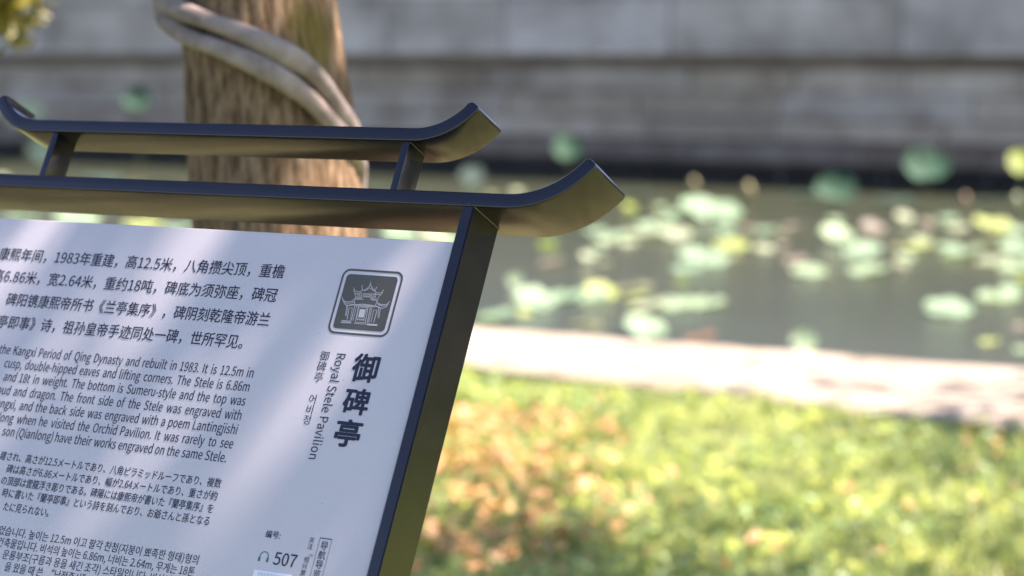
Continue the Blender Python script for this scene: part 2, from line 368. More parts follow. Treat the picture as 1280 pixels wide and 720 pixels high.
PADS = [
 (-8.39, 18.57, 0.481, 'mint', 'broad pale mint lily pad floating near the wall, the widest of the far row'),
 (-8.87, 18.86, 0.175, 'mint', 'small mint lily pad touching the left side of the widest far pad'),
 (-9.51, 19.09, 0.098, 'lime', 'yellow-green lily pad peeping out beside the upturned tip of the lower roof bar'),
 (-8.18, 16.23, 0.195, 'mint', 'mint lily pad half hidden behind the upturned tip of the lower roof bar'),
 (-8.13, 16.52, 0.281, 'cream', 'large cream lily pad just right of the lower roof bar tip'),
 (-7.77, 16.46, 0.222, 'cream', 'round cream lily pad below the widest far pad'),
 (-6.65, 14.6, 0.294, 'mint', 'wide mint lily pad left of the bright yellow-hearted one'),
 (-6.51, 14.02, 0.165, 'mint', 'pale lily pad tilted over the lime leaf in mid pond'),
 (-6.2, 13.29, 0.056, 'lime', 'small lime lily leaf low on the water under a pale pad'),
 (-6.95, 15.84, 0.224, 'lemon', 'bright lily pad with a yellow heart in mid pond'),
 (-6.64, 15.78, 0.117, 'cream', 'cream lily pad directly right of the yellow-hearted pad'),
 (-6.65, 16.17, 0.066, 'rose', 'faint pinkish lily pad behind the cream one in mid pond'),
 (-7.57, 17.59, 0.073, 'rose', 'small pinkish lily pad below the upright olive bud stalk'),
 (-7.33, 17.44, 0.144, 'mint', 'mint lily pad right of the small pinkish one under the olive bud'),
 (-7.27, 17.96, 0.132, 'rose', 'lone dusky pink lily pad left of the dark green lotus leaf'),
 (-6.4, 16.81, 0.218, 'pale', 'pale green lily pad in open water below the dark lotus leaf'),
 (-6.07, 15.07, 0.136, 'rose', 'rosy cream lily pad overlapping the pale pad before it'),
 (-5.65, 14.26, 0.186, 'pale', 'pale lily pad in front of the rosy cream one'),
 (-5.52, 14.34, 0.058, 'olive', 'thin olive lily pad at the right edge of a pale pad'),
 (-5.89, 16.13, 0.169, 'mint', 'mint lily pad behind the nearest pale one left of the crowd'),
 (-6.49, 17.92, 0.158, 'rose', 'dusky pink lily pad in the far row left of the crowd'),
 (-5.3, 14.59, 0.235, 'pale', 'broad pale lily pad at the front left corner of the right-hand crowd'),
 (-5.21, 15.02, 0.072, 'olive', 'dull olive lily pad right of the broad pale one at the crowd front'),
 (-6.65, 19.23, 0.122, 'cream', 'cream lily pad at the back of the right-hand crowd'),
 (-6.31, 18.91, 0.09, 'rose', 'brownish pink lily pad near the wall below the green lotus leaf'),
 (-5.91, 18.54, 0.146, 'cream', 'cream lily pad at the back between the brown bud and pale pads'),
 (-5.63, 18.7, 0.262, 'lemon', 'wide yellow-green lily pad at the back right of the crowd'),
 (-5.31, 18.4, 0.128, 'mint', 'mint lily pad at the back near the right end of the pond view'),
 (-5.6, 16.61, 0.198, 'lemon', 'yellow-centred lily pad in the heart of the right-hand crowd'),
 (-5.75, 16.44, 0.079, 'olive', 'small olive-cream lily pad left of the yellow-centred one'),
 (-5.33, 16.53, 0.143, 'mint', 'mint lily pad between the yellow-centred pad and the biggest pale one'),
 (-5.07, 16.07, 0.278, 'pale', 'biggest pale lily pad in the middle of the right-hand crowd'),
 (-4.73, 15.77, 0.209, 'cream', 'long cream lily pad right of the biggest pale one'),
 (-4.86, 16.8, 0.208, 'mint', 'mint lily pad above the long cream one at the right'),
 (-4.47, 15.31, 0.131, 'pale', 'pale lily pad low in the crowd near the right end'),
 (-4.05, 12.58, 0.229, 'mint', 'lone large mint lily pad in open water at the right, nearest of the big ones'),
 (-4.01, 13.51, 0.221, 'pale', 'large pale lily pad right of and behind the lone mint one'),
 (-4.08, 13.99, 0.076, 'mint', 'small mint lily pad resting on the rim of the large pale one'),
 (-4.19, 14.67, 0.057, 'lime', 'lime lily leaf cut by the right edge of the view'),
 (-3.44, 11.42, 0.072, 'lemon', 'curled cream-yellow lily pad close to the kerb at the far right'),
 (-3.48, 12.17, 0.047, 'rose', 'small pinkish lily pad above the last pale one at the right edge'),
 (-3.2, 11.23, 0.044, 'pale', 'small pale lily pad lowest at the right edge of the view'),
 (-4.19, 10.53, 0.095, 'tilt', 'pale lily leaf tilted up over the edge of the sunlit kerb'),
 (-5.76, 11.83, 0.202, 'cream', 'cream lily pad, leftmost of three in a row before the kerb'),
 (-5.67, 12.03, 0.194, 'pale', 'pale lily pad, middle of three in a row before the kerb'),
 (-5.53, 12.2, 0.185, 'pale', 'pale lily pad, rightmost of three in a row before the kerb'),
 (-6.31, 12.25, 0.159, 'lemon', 'yellowish lily pad at the right end of the long pale chain'),
 (-6.38, 12.74, 0.087, 'olive', 'small olive-yellow lily pad between the chain and the row of three'),
 (-6.31, 12.89, 0.088, 'olive', 'olive lily pad behind the row of three'),
 (-6.09, 12.33, 0.105, 'lemon', 'yellow lily pad tucked behind the leftmost of the row of three'),
 (-6.34, 12.13, 0.179, 'mint', 'mint lily pad in the long pale chain, third from the post'),
 (-6.49, 12.04, 0.2, 'mint', 'mint lily pad in the long pale chain, second from the post'),
 (-6.42, 11.55, 0.193, 'mint', 'yellow-mint lily pad in the long pale chain, nearest the sign post'),
 (-6.32, 11.24, 0.059, 'lemon', 'small yellow lily leaf under the near end of the long pale chain'),
 (-7.1, 12.49, 0.066, 'tilt', 'narrow pale lily leaf standing tilted beside the sign post'),
 (-6.36, 10.95, 0.195, 'mint', 'mint lily pad touching the kerb right beside the sign post'),
 (-5.26, 10.76, 0.175, 'mint', 'mint lily pad lowest of all, beside the kerb in front of the row of three'),
 (-5.8, 11.01, 0.086, 'olive', 'dull cream lily pad between the chain and the kerb'),
 (-5.68, 10.96, 0.047, 'olive', 'dim olive lily pad just right of the dull cream one near the kerb'),
 (-4.93, 10.72, 0.045, 'rust', 'rust-brown dead lily leaf near the kerb, left of a pair'),
 (-4.94, 10.94, 0.046, 'rust', 'rust-brown dead lily leaf near the kerb, right of a pair'),
 (-6.95, 13.28, 0.057, 'olive', 'dim olive lily pad above the long pale chain'),
 (-7.56, 14.44, 0.075, 'cream', 'round cream lily leaf below the tip of the lower roof bar'),
 (-7.82, 15.11, 0.078, 'mint', 'pale lily leaf leaning beside the round cream one under the bar tip'),
 (-7.27, 14.18, 0.061, 'olive', 'small dim lily leaf right of the round cream one under the bar tip'),
 (-8.33, 15.21, 0.106, 'lime', 'vivid lime lily leaf just under the lower roof bar'),
 (-7.62, 13.98, 0.147, 'rose', 'pinkish brown lily pad under the vivid lime leaf'),
 (-5.47, 12.33, 0.052, 'olive', 'tiny olive lily leaf past the right end of the row of three'),
 (-11.72, 20.66, 0.091, 'cream', 'bright cream lily leaf seen above the lower roof bar'),
 (-11.72, 20.08, 0.089, 'olive', 'dim brown-olive lily leaf left of the bright one above the lower roof bar'),
 (-18.4, 19.49, 0.099, 'cream', 'cream lily leaf at the left edge between the two roof bars'),
 (-16.65, 18.63, 0.093, 'olive', 'small olive lily leaf between the roof bars beside the left strut'),
 (-16.37, 19.6, 0.173, 'rose', 'dim pinkish lily pad between the roof bars left of the tree trunk'),
 (-14.0, 15.05, 0.291, 'mint', 'mint lily pad at the left in the slit above the white panel'),
 (-13.23, 14.96, 0.314, 'mint', 'green mint lily pad second from the left in the slit above the panel'),
 (-12.35, 14.86, 0.262, 'lemon', 'yellowish lily pad in the slit above the panel left of the tree trunk'),
 (-11.91, 14.83, 0.201, 'mint', 'mint lily pad in the slit above the panel touching the tree trunk'),
 (-9.79, 15.22, 0.221, 'mint', 'mint lily pad in the slit above the panel right of the tree trunk'),
 (-9.41, 15.18, 0.191, 'cream', 'cream lily pad in the slit above the panel beside the sign post'),
 (-10.28, 20.89, 0.337, 'shade', 'teal lily pad coloured dark for the wall shade above the bar tip'),
 (-8.66, 21.82, 0.337, 'shade', 'teal lily pad coloured dark for the wall shade left of the dark lotus leaf'),
 (-7.57, 21.6, 0.327, 'shade', 'teal lily pad coloured dark for the wall shade between the two green lotus leaves'),
 (-6.64, 21.87, 0.238, 'shade', 'teal lily pad coloured dark for the wall shade right of the brown bud'),
 (-11.17, 20.68, 0.305, 'shade', 'teal lily pad coloured dark for the wall shade behind the lower roof bar'),
 (-17.1, 19.88, 0.373, 'shade', 'teal lily pad coloured dark for shade between the roof bars, right of the left strut'),
 (-16.46, 20.24, 0.275, 'shade', 'teal lily pad coloured dark for shade between the roof bars, touching the tree trunk'),
 (-13.4, 20.32, 0.093, 'shade', 'teal lily pad coloured dark for shade between the roof bars, right of the tree trunk'),
 (-17.64, 19.05, 0.27, 'shade', 'teal lily pad coloured dark for shade between the roof bars, left of the left strut'),
]
for i, (x, y, s, kind, label) in enumerate(PADS):
    s = max(s * 1.22 + 0.03, 0.09)
    bm = pad_bm(s, kind, i)
    tilt = {'tilt': 1.05, 'shade': 0.05}.get(kind, random.Random(i).uniform(*(0.12, 0.32))) if True else 0
    if kind in ('mint', 'pale', 'cream', 'lemon') and s > 0.36: tilt *= 0.6
    tiltaxis = Vector((math.cos(CY), math.sin(CY), 0))
    Rm = Matrix.Rotation(tilt, 4, tiltaxis) @ Matrix.Rotation(random.Random(i).uniform(-0.25, 0.25), 4, 'Y')
    bmesh.ops.transform(bm, matrix=Rm, verts=bm.verts)
    zmin = min(v.co.z for v in bm.verts)
    bmesh.ops.translate(bm, vec=(0, 0, -zmin + 0.004), verts=bm.verts)
    o = bmobj('lily_pad', bm, PADM[kind], None, True)
    o.location = (x, y, -0.3)
    tag(o, label, 'lily pad', 'lily pads on the pond')

# the small pads of the far rows, too blurred to be told apart one from another
rs3 = random.Random(21); small = []
for k_ in range(5):
    kd = ('pale', 'mint', 'olive', 'cream', 'mint')[k_]; bm = pad_bm((0.15, 0.2, 0.13, 0.16, 0.24)[k_], kd, 300 + k_)
    bmesh.ops.transform(bm, matrix=Matrix.Rotation(0.2, 4, Vector((math.cos(CY), math.sin(CY), 0))), verts=bm.verts)
    zm = min(v.co.z for v in bm.verts); bmesh.ops.translate(bm, vec=(0, 0, -zm + 0.004), verts=bm.verts)
    me = bpy.data.meshes.new('small_pad'); bm.to_mesh(me); bm.free(); me.materials.append(PADM[kd]); me.polygons.foreach_set('use_smooth', [True] * len(me.polygons)); small.append(me)
nsm = 0
while nsm < 36:
    y = rs3.uniform(14.6, 20.2); row = round(y / 0.75) * 0.75 + rs3.uniform(-0.08, 0.08)
    x = rs3.uniform(-0.56 * row + 0.2, -0.30 * row + 0.6) if rs3.random() < 0.8 else rs3.uniform(-0.95 * row, -0.6 * row)
    if any((x - a[0]) ** 2 + (row - a[1]) ** 2 < (a[2] / 2 + 0.16) ** 2 for a in PADS): continue
    o = bpy.data.objects.new('small_lily_pad', small[nsm % 5]); COL.objects.link(o); o.location = (x, row, -0.3)
    tag(o, 'small blurred %s lily pad among the far rows %s' % (('pale green', 'mint', 'olive', 'cream', 'wide mint')[nsm % 5], 'right of the sign' if x > -0.56 * row + 0.1 else 'behind the sign and tree'), 'lily pad', 'small lily pads of the far rows'); nsm += 1

def lotus(x, y, z, size, label, kind='lotus', lean=0.5):
    e = empty('lotus_leaf', (x, y, -0.3)); tag(e, label, 'lotus leaf', 'lotus leaves standing in the pond')
    h = z + 0.3
    V, F = tube([(0.03, 0, -0.3), (0.02, 0.01, 0), (0, 0.02, h * 0.6), (0, 0, h)], [0.008, 0.008, 0.006, 0.005], 6)
    pyobj('stem', V, F, STEM, e, True)
    bm = pad_bm(size, kind, int(abs(x) * 100))
    bmesh.ops.transform(bm, matrix=Matrix.Rotation(lean, 4, Vector((math.cos(CY), math.sin(CY), 0))), verts=bm.verts)
    bmesh.ops.translate(bm, vec=(0, 0, h), verts=bm.verts)
    bmobj('leaf_blade', bm, PADM[kind], e, True)
for a in [(-11.51, 21.5, 0.17, 0.36, 'green lotus leaf standing before the wall above the lower roof bar tip', 'lotus', 0.9),
          (-7.64, 20.0, -0.12, 0.42, 'dark green lotus leaf low over the water in the wall shade', 'lotus', 0.7),
          (-6.87, 20.5, 0.12, 0.46, 'large green lotus leaf held before the wall at the right', 'lotus', 0.75),
          (-18.32, 22.0, 0.62, 0.36, 'small green lotus leaf standing highest, left of the tree trunk', 'lotus', 0.9),
          (-5.47, 19.0, 0.3, 0.26, 'lime lotus leaf cut by the right edge of the view', 'lime', 0.9),
          (-20.6, 22.3, 0.42, 0.5, 'green lotus leaf coloured dark for shade behind the left tip of the upper roof bar', 'shade', 0.7),
          (-19.2, 21.2, 0.0, 0.5, 'green lotus leaf coloured dark for shade seen under the left tip of the upper roof bar', 'shade', 0.8),
          (-13.11, 22.0, -0.2, 0.3, 'green lotus leaf coloured dark for shade low between the roof bars at their right end', 'shade', 0.7)]:
    lotus(*a)
def bud(x, y, z, s, label, m):
    e = empty('lotus_bud', (x, y, -0.3)); tag(e, label, 'lotus bud', 'lotus buds on stalks'); h = z + 0.3
    V, F = tube([(0, 0, -0.2), (0.01, 0, h * 0.5), (0, 0, h)], [0.009, 0.009, 0.008], 6); pyobj('stem', V, F, m, e, True)
    V, F = tube([(0, 0, h - 0.01), (0, 0, h + s * 0.2), (0, 0, h + s * 0.6), (0, 0, h + s)], [s * 0.15, s * 0.42, s * 0.38, s * 0.05], 10); pyobj('bud_head', V, F, m, e, True)
bud(-9.68, 21.0, -0.2, 0.13, 'olive lotus bud left of the taller bud before the dark waterline', BUD)
bud(-8.60, 20.0, -0.18, 0.15, 'olive lotus bud on a stalk above the small pinkish lily pad', BUD)
bud(-6.62, 21.0, -0.24, 0.10, 'brown lotus bud below and right of the large green lotus leaf', BUDBROWN)
bud(-5.79, 20.0, -0.2, 0.15, 'cream lotus bud near the right edge of the view', PADM['cream'])

# ------------------------------------------------------------------ grass and litter
def shape_noise(x, y, s, o=0.0):
    return np.array([noise.noise(Vector((a * s, b * s, o))) for a, b in zip(x, y)])
def scatter(n, x0, x1, y0, y1):
    x = rng.uniform(x0, x1, n); y = rng.uniform(y0, y1, n); return x, y
def blades(name, x, y, h, w, m, lean=1.1, z=-0.065):
    N = len(x); an = rng.uniform(0, 2 * np.pi, N); dx = np.cos(an); dy = np.sin(an)
    la = rng.uniform(0, 2 * np.pi, N); lx = np.cos(la) * lean; ly = np.sin(la) * lean
    P = np.zeros((N, 5, 3))
    base = np.stack([x, y, np.full(N, z)], 1)
    wv = np.stack([dx * w, dy * w, np.zeros(N)], 1)
    q = rng.uniform(0.3, 1.0, N)
    mid = base + np.stack([lx * h * 0.25 * q, ly * h * 0.25 * q, h * 0.6], 1)
    tip = base + np.stack([lx * h * q, ly * h * q, h * (1 - 0.3 * q)], 1)
    P[:, 0] = base - wv; P[:, 1] = base + wv; P[:, 2] = mid + wv * 0.8; P[:, 3] = tip; P[:, 4] = mid - wv * 0.8
    o = npmesh(name, P.reshape(-1, 3), 5, m); return o
def kerb_ok(x, y): return y < np.clip(7.66 - 0.125 * (x + 4.5), 7.1, 7.9) + 0.08 + 0.06 * np.sin(x * 5.1) * np.sin(x * 1.7 + 1)
x, y = scatter(150000, -6.2, 3.4, 3.6, 7.9)
k = kerb_ok(x, y); x, y = x[k], y[k]
den = shape_noise(x, y, 2.2) ; k = rng.uniform(0, 1, len(x)) < np.clip(0.85 + den * 1.3, 0.25, 1); x, y, den = x[k], y[k], den[k]
tag(blades('grass', x, y, rng.uniform(0.035, 0.095, len(x)) * (1 + 0.4 * den), rng.uniform(0.003, 0.0055, len(x)), GRASS), 'sunlit short green grass between the sign and the kerb', 'grass', kind='stuff')
x, y = scatter(70000, -16, 10, -4, 7.9); k = kerb_ok(x, y) & ~((x > -6.2) & (x < 3.4) & (y > 3.6)); x, y = x[k], y[k]
tag(blades('grass', x, y, rng.uniform(0.05, 0.11, len(x)), rng.uniform(0.005, 0.01, len(x)), GRASS), 'coarser green grass around the foot of the sign and tree', 'grass', kind='stuff')
def flakes(name, x, y, z, size, m, tilt=0.7, sides=6):
    N = len(x); nrm = rng.normal(0, tilt, (N, 3)); nrm[:, 2] = 1; nrm /= np.linalg.norm(nrm, axis=1)[:, None]
    a = np.cross(nrm, rng.normal(0, 1, (N, 3))); a /= np.linalg.norm(a, axis=1)[:, None]; b = np.cross(nrm, a)
    P = np.zeros((N, sides, 3)); c = np.stack([x, y, z], 1)
    for s in range(sides):
        t = 2 * np.pi * s / sides
        P[:, s] = c + (a * math.cos(t) + b * math.sin(t) * 0.62) * size[:, None]
    return npmesh(name, P.reshape(-1, 3), sides, m)
x, y = scatter(16000, -6.2, 0.4, 3.6, 7.9); k = kerb_ok(x, y - 0.03) & (shape_noise(x, y, 1.1, 5) > -0.05); x, y = x[k], y[k]
tag(flakes('ground_cover', x, y, rng.uniform(-0.045, 0.02, len(x)), rng.uniform(0.008, 0.02, len(x)), CLOVER, 0.5), 'small broad leaved weeds growing through the grass', 'ground cover', kind='stuff')
LP = [(-3.75, 6.58, 0.34, 155), (-3.48, 5.9, 0.38, 292), (-3.95, 6.42, 0.34, 164), (-3.1, 5.45, 0.3, 102), (-2.9, 5.0, 0.4, 292), (-3.2, 5.9, 0.25, 45), (-2.1, 7.05, 0.18, 9), (-1.8, 6.45, 0.3, 14), (-3.3, 6.47, 0.15, 10), (-2.55, 5.5, 0.3, 5), (-2.24, 5.2, 0.3, 8), (-4.5, 5.5, 1.0, 150), (-3.5, 5.9, 1.4, 20), (-2.5, 6.2, 1.6, 16)]
xx = []; yy = []
for cx, cy, r, n_ in LP:
    xx.append(rng.normal(cx, r * 0.5, n_)); yy.append(rng.normal(cy, r * 0.55, n_))
x = np.concatenate(xx); y = np.concatenate(yy); k = kerb_ok(x, y + 0.05); x, y = x[k], y[k]
tag(flakes('fallen_leaves', x, y, rng.uniform(-0.03, 0.022, len(x)), rng.uniform(0.012, 0.028, len(x)), DRYLEAF, 0.45, 8), 'scattered orange brown fallen leaves lying on the grass', 'fallen leaves', kind='stuff')

x = rng.normal(-2.5, 1.3, 11000); y = rng.normal(3.0, 0.9, 11000); k = y < 4.4; x, y = x[k], y[k]
tag(flakes('leaf_litter', x, y, rng.uniform(-0.05, 0.03, len(x)), rng.uniform(0.014, 0.03, len(x)), LITTER, 0.3, 7), 'tan leaf litter on the ground under the shade tree', 'leaf litter', kind='stuff')

# ------------------------------------------------------------------ trees
rng = np.random.default_rng(20)
def leaf_cloud(name, centers, radii, n, size, m, parent=None, squash=0.75):
    """leaves gathered in clumps through the crown volume"""
    C = np.array(centers); Rr = np.array(radii); idx = rng.choice(len(C), n, p=Rr ** 2.2 / (Rr ** 2.2).sum())
    d = rng.normal(0, 1, (n, 3)); d /= np.linalg.norm(d, axis=1)[:, None]
    r = rng.uniform(0, 1, n) ** (1 / 2.2)
    P0 = C[idx] + d * (r * Rr[idx])[:, None] * np.array([1, 1, squash])
    nrm = rng.normal(0, 1, (n, 3)); nrm[:, 2] = np.abs(nrm[:, 2]) + 0.5; nrm /= np.linalg.norm(nrm, axis=1)[:, None]
    a = np.cross(nrm, rng.normal(0, 1, (n, 3))); a /= np.linalg.norm(a, axis=1)[:, None]; b = np.cross(nrm, a)
    s = rng.uniform(size[0], size[1], n)[:, None]
    P = np.zeros((n, 4, 3)); P[:, 0] = P0 - a * s; P[:, 1] = P0 - b * s * 0.42; P[:, 2] = P0 + a * s; P[:, 3] = P0 + b * s * 0.42
    return npmesh(name, P.reshape(-1, 3), 4, m, parent)

def build_trunk(cx, cy, pts, parent):
    """pts: (z, x offset, radius)"""
    seg = 72; V = []; F = []; rows = 150
    zs = np.linspace(pts[0][0], pts[-1][0], rows)
    zz = [p[0] for p in pts]; ox = np.interp(zs, zz, [p[1] for p in pts]); rr = np.interp(zs, zz, [p[2] for p in pts])
    for z, o, r in zip(zs, ox, rr):
        for k in range(seg):
            an = 2 * math.pi * k / seg; c, s = math.cos(an), math.sin(an)
            q = 1 + 0.045 * noise.noise(Vector((c * 1.3, s * 1.3, z * 0.7))) + 0.05 * abs(noise.noise(Vector((c * 11, s * 11, z * 2.2)))) + 0.03 * noise.noise(Vector((c * 22, s * 22, z * 9)))
            V.append((cx + o + r * q * c, cy + r * q * s, z))
    for i in range(rows - 1):
        for k in range(seg):
            k2 = (k + 1) % seg; F.append((i * seg + k, i * seg + k2, (i + 1) * seg + k2, (i + 1) * seg + k))
    ob = pyobj('trunk', V, F, BARK, parent, True); return ob
TX, TY = -1.799, 2.446
tree = empty('shade_tree', (0, 0, 0))
tag(tree, 'tan ridged tree trunk wound by a grey vine behind the sign', 'tree')
build_trunk(TX, TY, [(-0.2, 0.03, 0.20), (0.0, 0.03, 0.17), (0.3, 0.028, 0.138), (1.1, 0.02, 0.1195), (1.28, 0.003, 0.1155), (1.42, -0.013, 0.110), (2.0, -0.07, 0.105), (3.3, -0.10, 0.095), (4.3, -0.1, 0.07)], tree)
CC = []; CR = []
def limb(p0, p1, r0, parent, nsub=3, seedv=0):
    rs = random.Random(seedv); p0 = Vector(p0); p1 = Vector(p1); mid = (p0 + p1) / 2 + Vector((rs.uniform(-.3, .3), rs.uniform(-.3, .3), rs.uniform(.1, .5)))
    pts = [p0.lerp(mid, t).lerp(mid.lerp(p1, t), t) for t in [i / 8 for i in range(9)]]
    V, F = tube(pts, [r0 * (1 - 0.75 * i / 8) for i in range(9)], 8, True, 0.1); pyobj('limb', V, F, BARK, parent, True)
    return pts
def tree_crown(parent, base, specs, n, size, m, rsub=(0.45, 0.95)):
    global CC, CR
    cen = []; rad = []
    for i, (ex, ey, ez) in enumerate(specs):
        pts = limb(base, (ex, ey, ez), 0.075, parent, seedv=i + int(abs(ex) * 10))
        rs = random.Random(i * 7 + 1)
        for p in pts[4:]:
            for _ in range(3):
                cen.append(tuple(p + Vector((rs.uniform(-.9, .9), rs.uniform(-.9, .9), rs.uniform(-.35, .6))))); rad.append(rs.uniform(*rsub))
    leaf_cloud('crown', cen, rad, n, size, m, parent)
specs = [(-5.8, 3.0, 5.6), (-5.2, 5.2, 6.2), (-3.6, 6.2, 6.4), (0.7, 6.9, 6.2), (0.5, 7.0, 6.5), (0.7, 2.1, 5.7), (1.7, 2.6, 5.9), (1.8, 3.0, 6.2), (0.6, 1.2, 5.8), (-1.6, -0.4, 5.6), (-4.6, 1.2, 6.0), (-4.0, 3.0, 7.0)]
tree_crown(tree, (TX - 0.1, TY, 3.6), specs, 10500, (0.06, 0.11), CROWN)
# drooping spray at the upper left of the view
V, F = tube([(-2.6, 2.6, 4.3), (-3.6, 3.4, 3.3), (-3.80, 3.80, 2.3), (-3.72, 3.9, 1.62), (-3.66, 3.93, 1.48)], [0.03, 0.024, 0.016, 0.01, 0.005], 6)
pyobj('drooping_twig', V, F, BARK, tree, True)
cen = [(-3.78, 3.86, 2.2), (-3.76, 3.88, 1.95), (-3.74, 3.88, 1.72), (-3.72, 3.88, 1.57), (-3.70, 3.9, 1.5), (-3.68, 3.88, 1.435)]
leaf_cloud('leaf_spray', cen, [0.2, 0.18, 0.18, 0.19, 0.17, 0.135], 2200, (0.016, 0.034), SPRAY, tree)

tree2 = empty('bank_tree', (3.6, 6.6, -0.06))
tag(tree2, 'leafy tree on the near bank to the right, shading the kerb', 'tree')
V, F = tube([(0, 0, -0.1), (0.05, 0, 1.2), (-0.05, 0.1, 2.6), (-0.2, 0.3, 3.8)], [0.2, 0.16, 0.14, 0.1], 16, True, 0.15); pyobj('trunk', V, F, BARK, tree2, True)
specs2 = [(-3.1, 2.8, 5.86), (-2.9, 2.9, 6.2), (1.5, 4.0, 6.0), (3.2, 2.4, 5.8), (3.4, 0.6, 6.2), (1.8, 3.0, 7.0)]
tree_crown(tree2, (-0.2, 0.3, 3.7), specs2, 3000, (0.05, 0.1), CROWN)

for (sx, sy, h, rad, lab) in ((2.6, 7.25, 1.9, 0.85, 'unseen green shrub added beside the kerb to reflect in the sign post'),):
    e = empty('added_shrub', (sx, sy, -0.06)); tag(e, lab, 'shrub')  # out of view, added so the post side mirrors dark green
    cs = []; rs_ = random.Random(int(sx * 10))
    for q in range(5):
        an = q * 1.257; p1 = Vector((math.cos(an) * rad * 0.5, math.sin(an) * rad * 0.5, h * 0.8))
        V, F = tube([(0, 0, -0.05), p1 * 0.5 + Vector((0, 0, 0.1)), p1], [0.03, 0.02, 0.008], 6); pyobj('stem', V, F, BARK, e, True)
    for q in range(26): cs.append((rs_.gauss(0, rad * 0.42), rs_.gauss(0, rad * 0.42), rs_.uniform(0.25, h - 0.2)))
    leaf_cloud('foliage', cs, [0.32] * len(cs), 5000, (0.025, 0.05), SHRUB, e)

# woody vine winding round the trunk
vine = empty('woody_vine', (TX, TY, 0)); tag(vine, 'smooth grey woody vine of two strands coiled across the tree trunk', 'vine')
def helix(ctrl, rad, name):
    """ctrl: (angle deg, z, distance from trunk axis)"""
    a = [c[0] for c in ctrl]; N = 70; t = np.linspace(0, len(ctrl) - 1, N); ii = np.arange(len(ctrl))
    # smooth interpolation
    def sm(vals):
        v = np.interp(t, ii, vals); kk = np.ones(7) / 7; return np.convolve(np.pad(v, 3, 'edge'), kk, 'valid')
    an = np.radians(sm(a)); z = sm([c[1] for c in ctrl]); d = sm([c[2] for c in ctrl])
    ox = np.interp(z, [0, 1.1, 1.28, 1.42, 2.0], [0.03, 0.02, 0.003, -0.013, -0.07])
    pts = [(o + dd * math.cos(q), dd * math.sin(q), zz) for o, dd, q, zz in zip(ox, d, an, z)]
    V, F = tube(pts, [rad * (1 + 0.12 * math.sin(i * 0.4)) for i in range(N)], 14, True, 0.12); pyobj(name, V, F, VINE, vine, True)
helix([(-420,2.4,0.118),(-340,2.05,0.118),(-270,1.78,0.122),(-190,1.514,0.137),(-150,1.432,0.135),(-118,1.407,0.134),(-96,1.393,0.134),(-80,1.381,0.134),(-57,1.362,0.134),(-38,1.337,0.134),(-23,1.316,0.126),(-6.5,1.281,0.119),(4,1.25,0.115),(36,1.215,0.115),(70,1.16,0.118),(85,0.9,0.137),(110,0.526,0.147),(140,-0.024,0.173)], 0.0150, 'vine_strand')
helix([(-430,2.5,0.118),(-350,2.1,0.118),(-280,1.8,0.122),(-200,1.527,0.137),(-165,1.435,0.134),(-138,1.392,0.133),(-109,1.369,0.133),(-91,1.355,0.133),(-69,1.341,0.133),(-49,1.314,0.133),(-32,1.286,0.13),(-14,1.25,0.121),(0,1.225,0.114),(34,1.19,0.116),(70,1.12,0.118),(90,0.8,0.14),(120,0.35,0.154),(140,-0.079,0.18)], 0.0146, 'vine_strand')

# ------------------------------------------------------------------ the information sign
U = Vector((0, math.sin(R(27.8)), math.cos(R(27.8)))); N3 = Vector((0, -math.cos(R(27.8)), math.sin(R(27.8)))); X3 = Vector((1, 0, 0))
P0 = Vector((-1.0304, 1.7095, 1.1961))
BASE = Vector((-1.362, 1.45, -0.06))
sign = empty('information_sign', BASE)
tag(sign, 'dark steel information sign with white text panel and two curved roof bars', 'sign')
def W(a, b, n=0.0): return P0 + X3 * a + U * b + N3 * n - BASE
def plate(name, poly, n0, n1, m, parent, bev=0.0013, axis='N'):
    """prism with the outline poly given in panel coordinates (a, b), from depth n0 (front) to n1 (back)"""
    bm = bmesh.new(); f = [bm.verts.new(W(a, b, n0)) for a, b in poly]; g = [bm.verts.new(W(a, b, n1)) for a, b in poly]; k = len(poly)
    bm.faces.new(f); bm.faces.new(list(reversed(g)))
    for i in range(k): bm.faces.new((f[i], g[i], g[(i + 1) % k], f[(i + 1) % k]))
    bmesh.ops.recalc_face_normals(bm, faces=bm.faces)
    if bev:
        es = [e for e in bm.edges if len(e.link_faces) == 2 and e.calc_face_angle() > 0.5]
        bmesh.ops.bevel(bm, geom=es, offset=bev, segments=3, affect='EDGES', profile=0.5)
    o = bmobj(name, bm, m, parent, True)
    o.data.set_sharp_from_angle(angle=R(50)) if hasattr(o.data, 'set_sharp_from_angle') else None
    return o
def bar_outline(xl, xr, bmid, t, r, ang, ends=(True, True)):
    """flat bar whose two ends sweep upwards along an arc of radius r; xl, xr: where the arcs begin"""
    top = []; bot = []; K = 14
    for i in range(K + 1):                         # right arc
        q = R(ang) * i / K
        for lst, rr in ((top, r - t / 2), (bot, r + t / 2)):
            lst.append((xr + rr * math.sin(q), bmid + r - rr * math.cos(q)))
    q = R(ang); tx, ty = math.cos(q), math.sin(q); rc = t * 0.34     # small rounding of the two end corners
    for lst, sgn in ((top, 1), (bot, -1)):
        ex, ey = lst.pop(); nx, ny = -ty * sgn, tx * sgn
        cx, cy = ex - tx * rc - nx * rc, ey - ty * rc - ny * rc
        for k_ in range(5):
            w_ = R(90 - k_ * 22.5); lst.append((cx + rc * (math.cos(w_) * tx + math.sin(w_) * nx), cy + rc * (math.cos(w_) * ty + math.sin(w_) * ny)))
    ltop = [(xl - (x - xr), y) for x, y in top]; lbot = [(xl - (x - xr), y) for x, y in bot]
    return list(reversed(ltop)) + top + list(reversed(bot)) + lbot
plate('lower_roof_bar', bar_outline(-0.709, 0.045, 0.0112, 0.0152, 0.0975, 57), 0, -0.071, PAINT, sign, 0.0018)
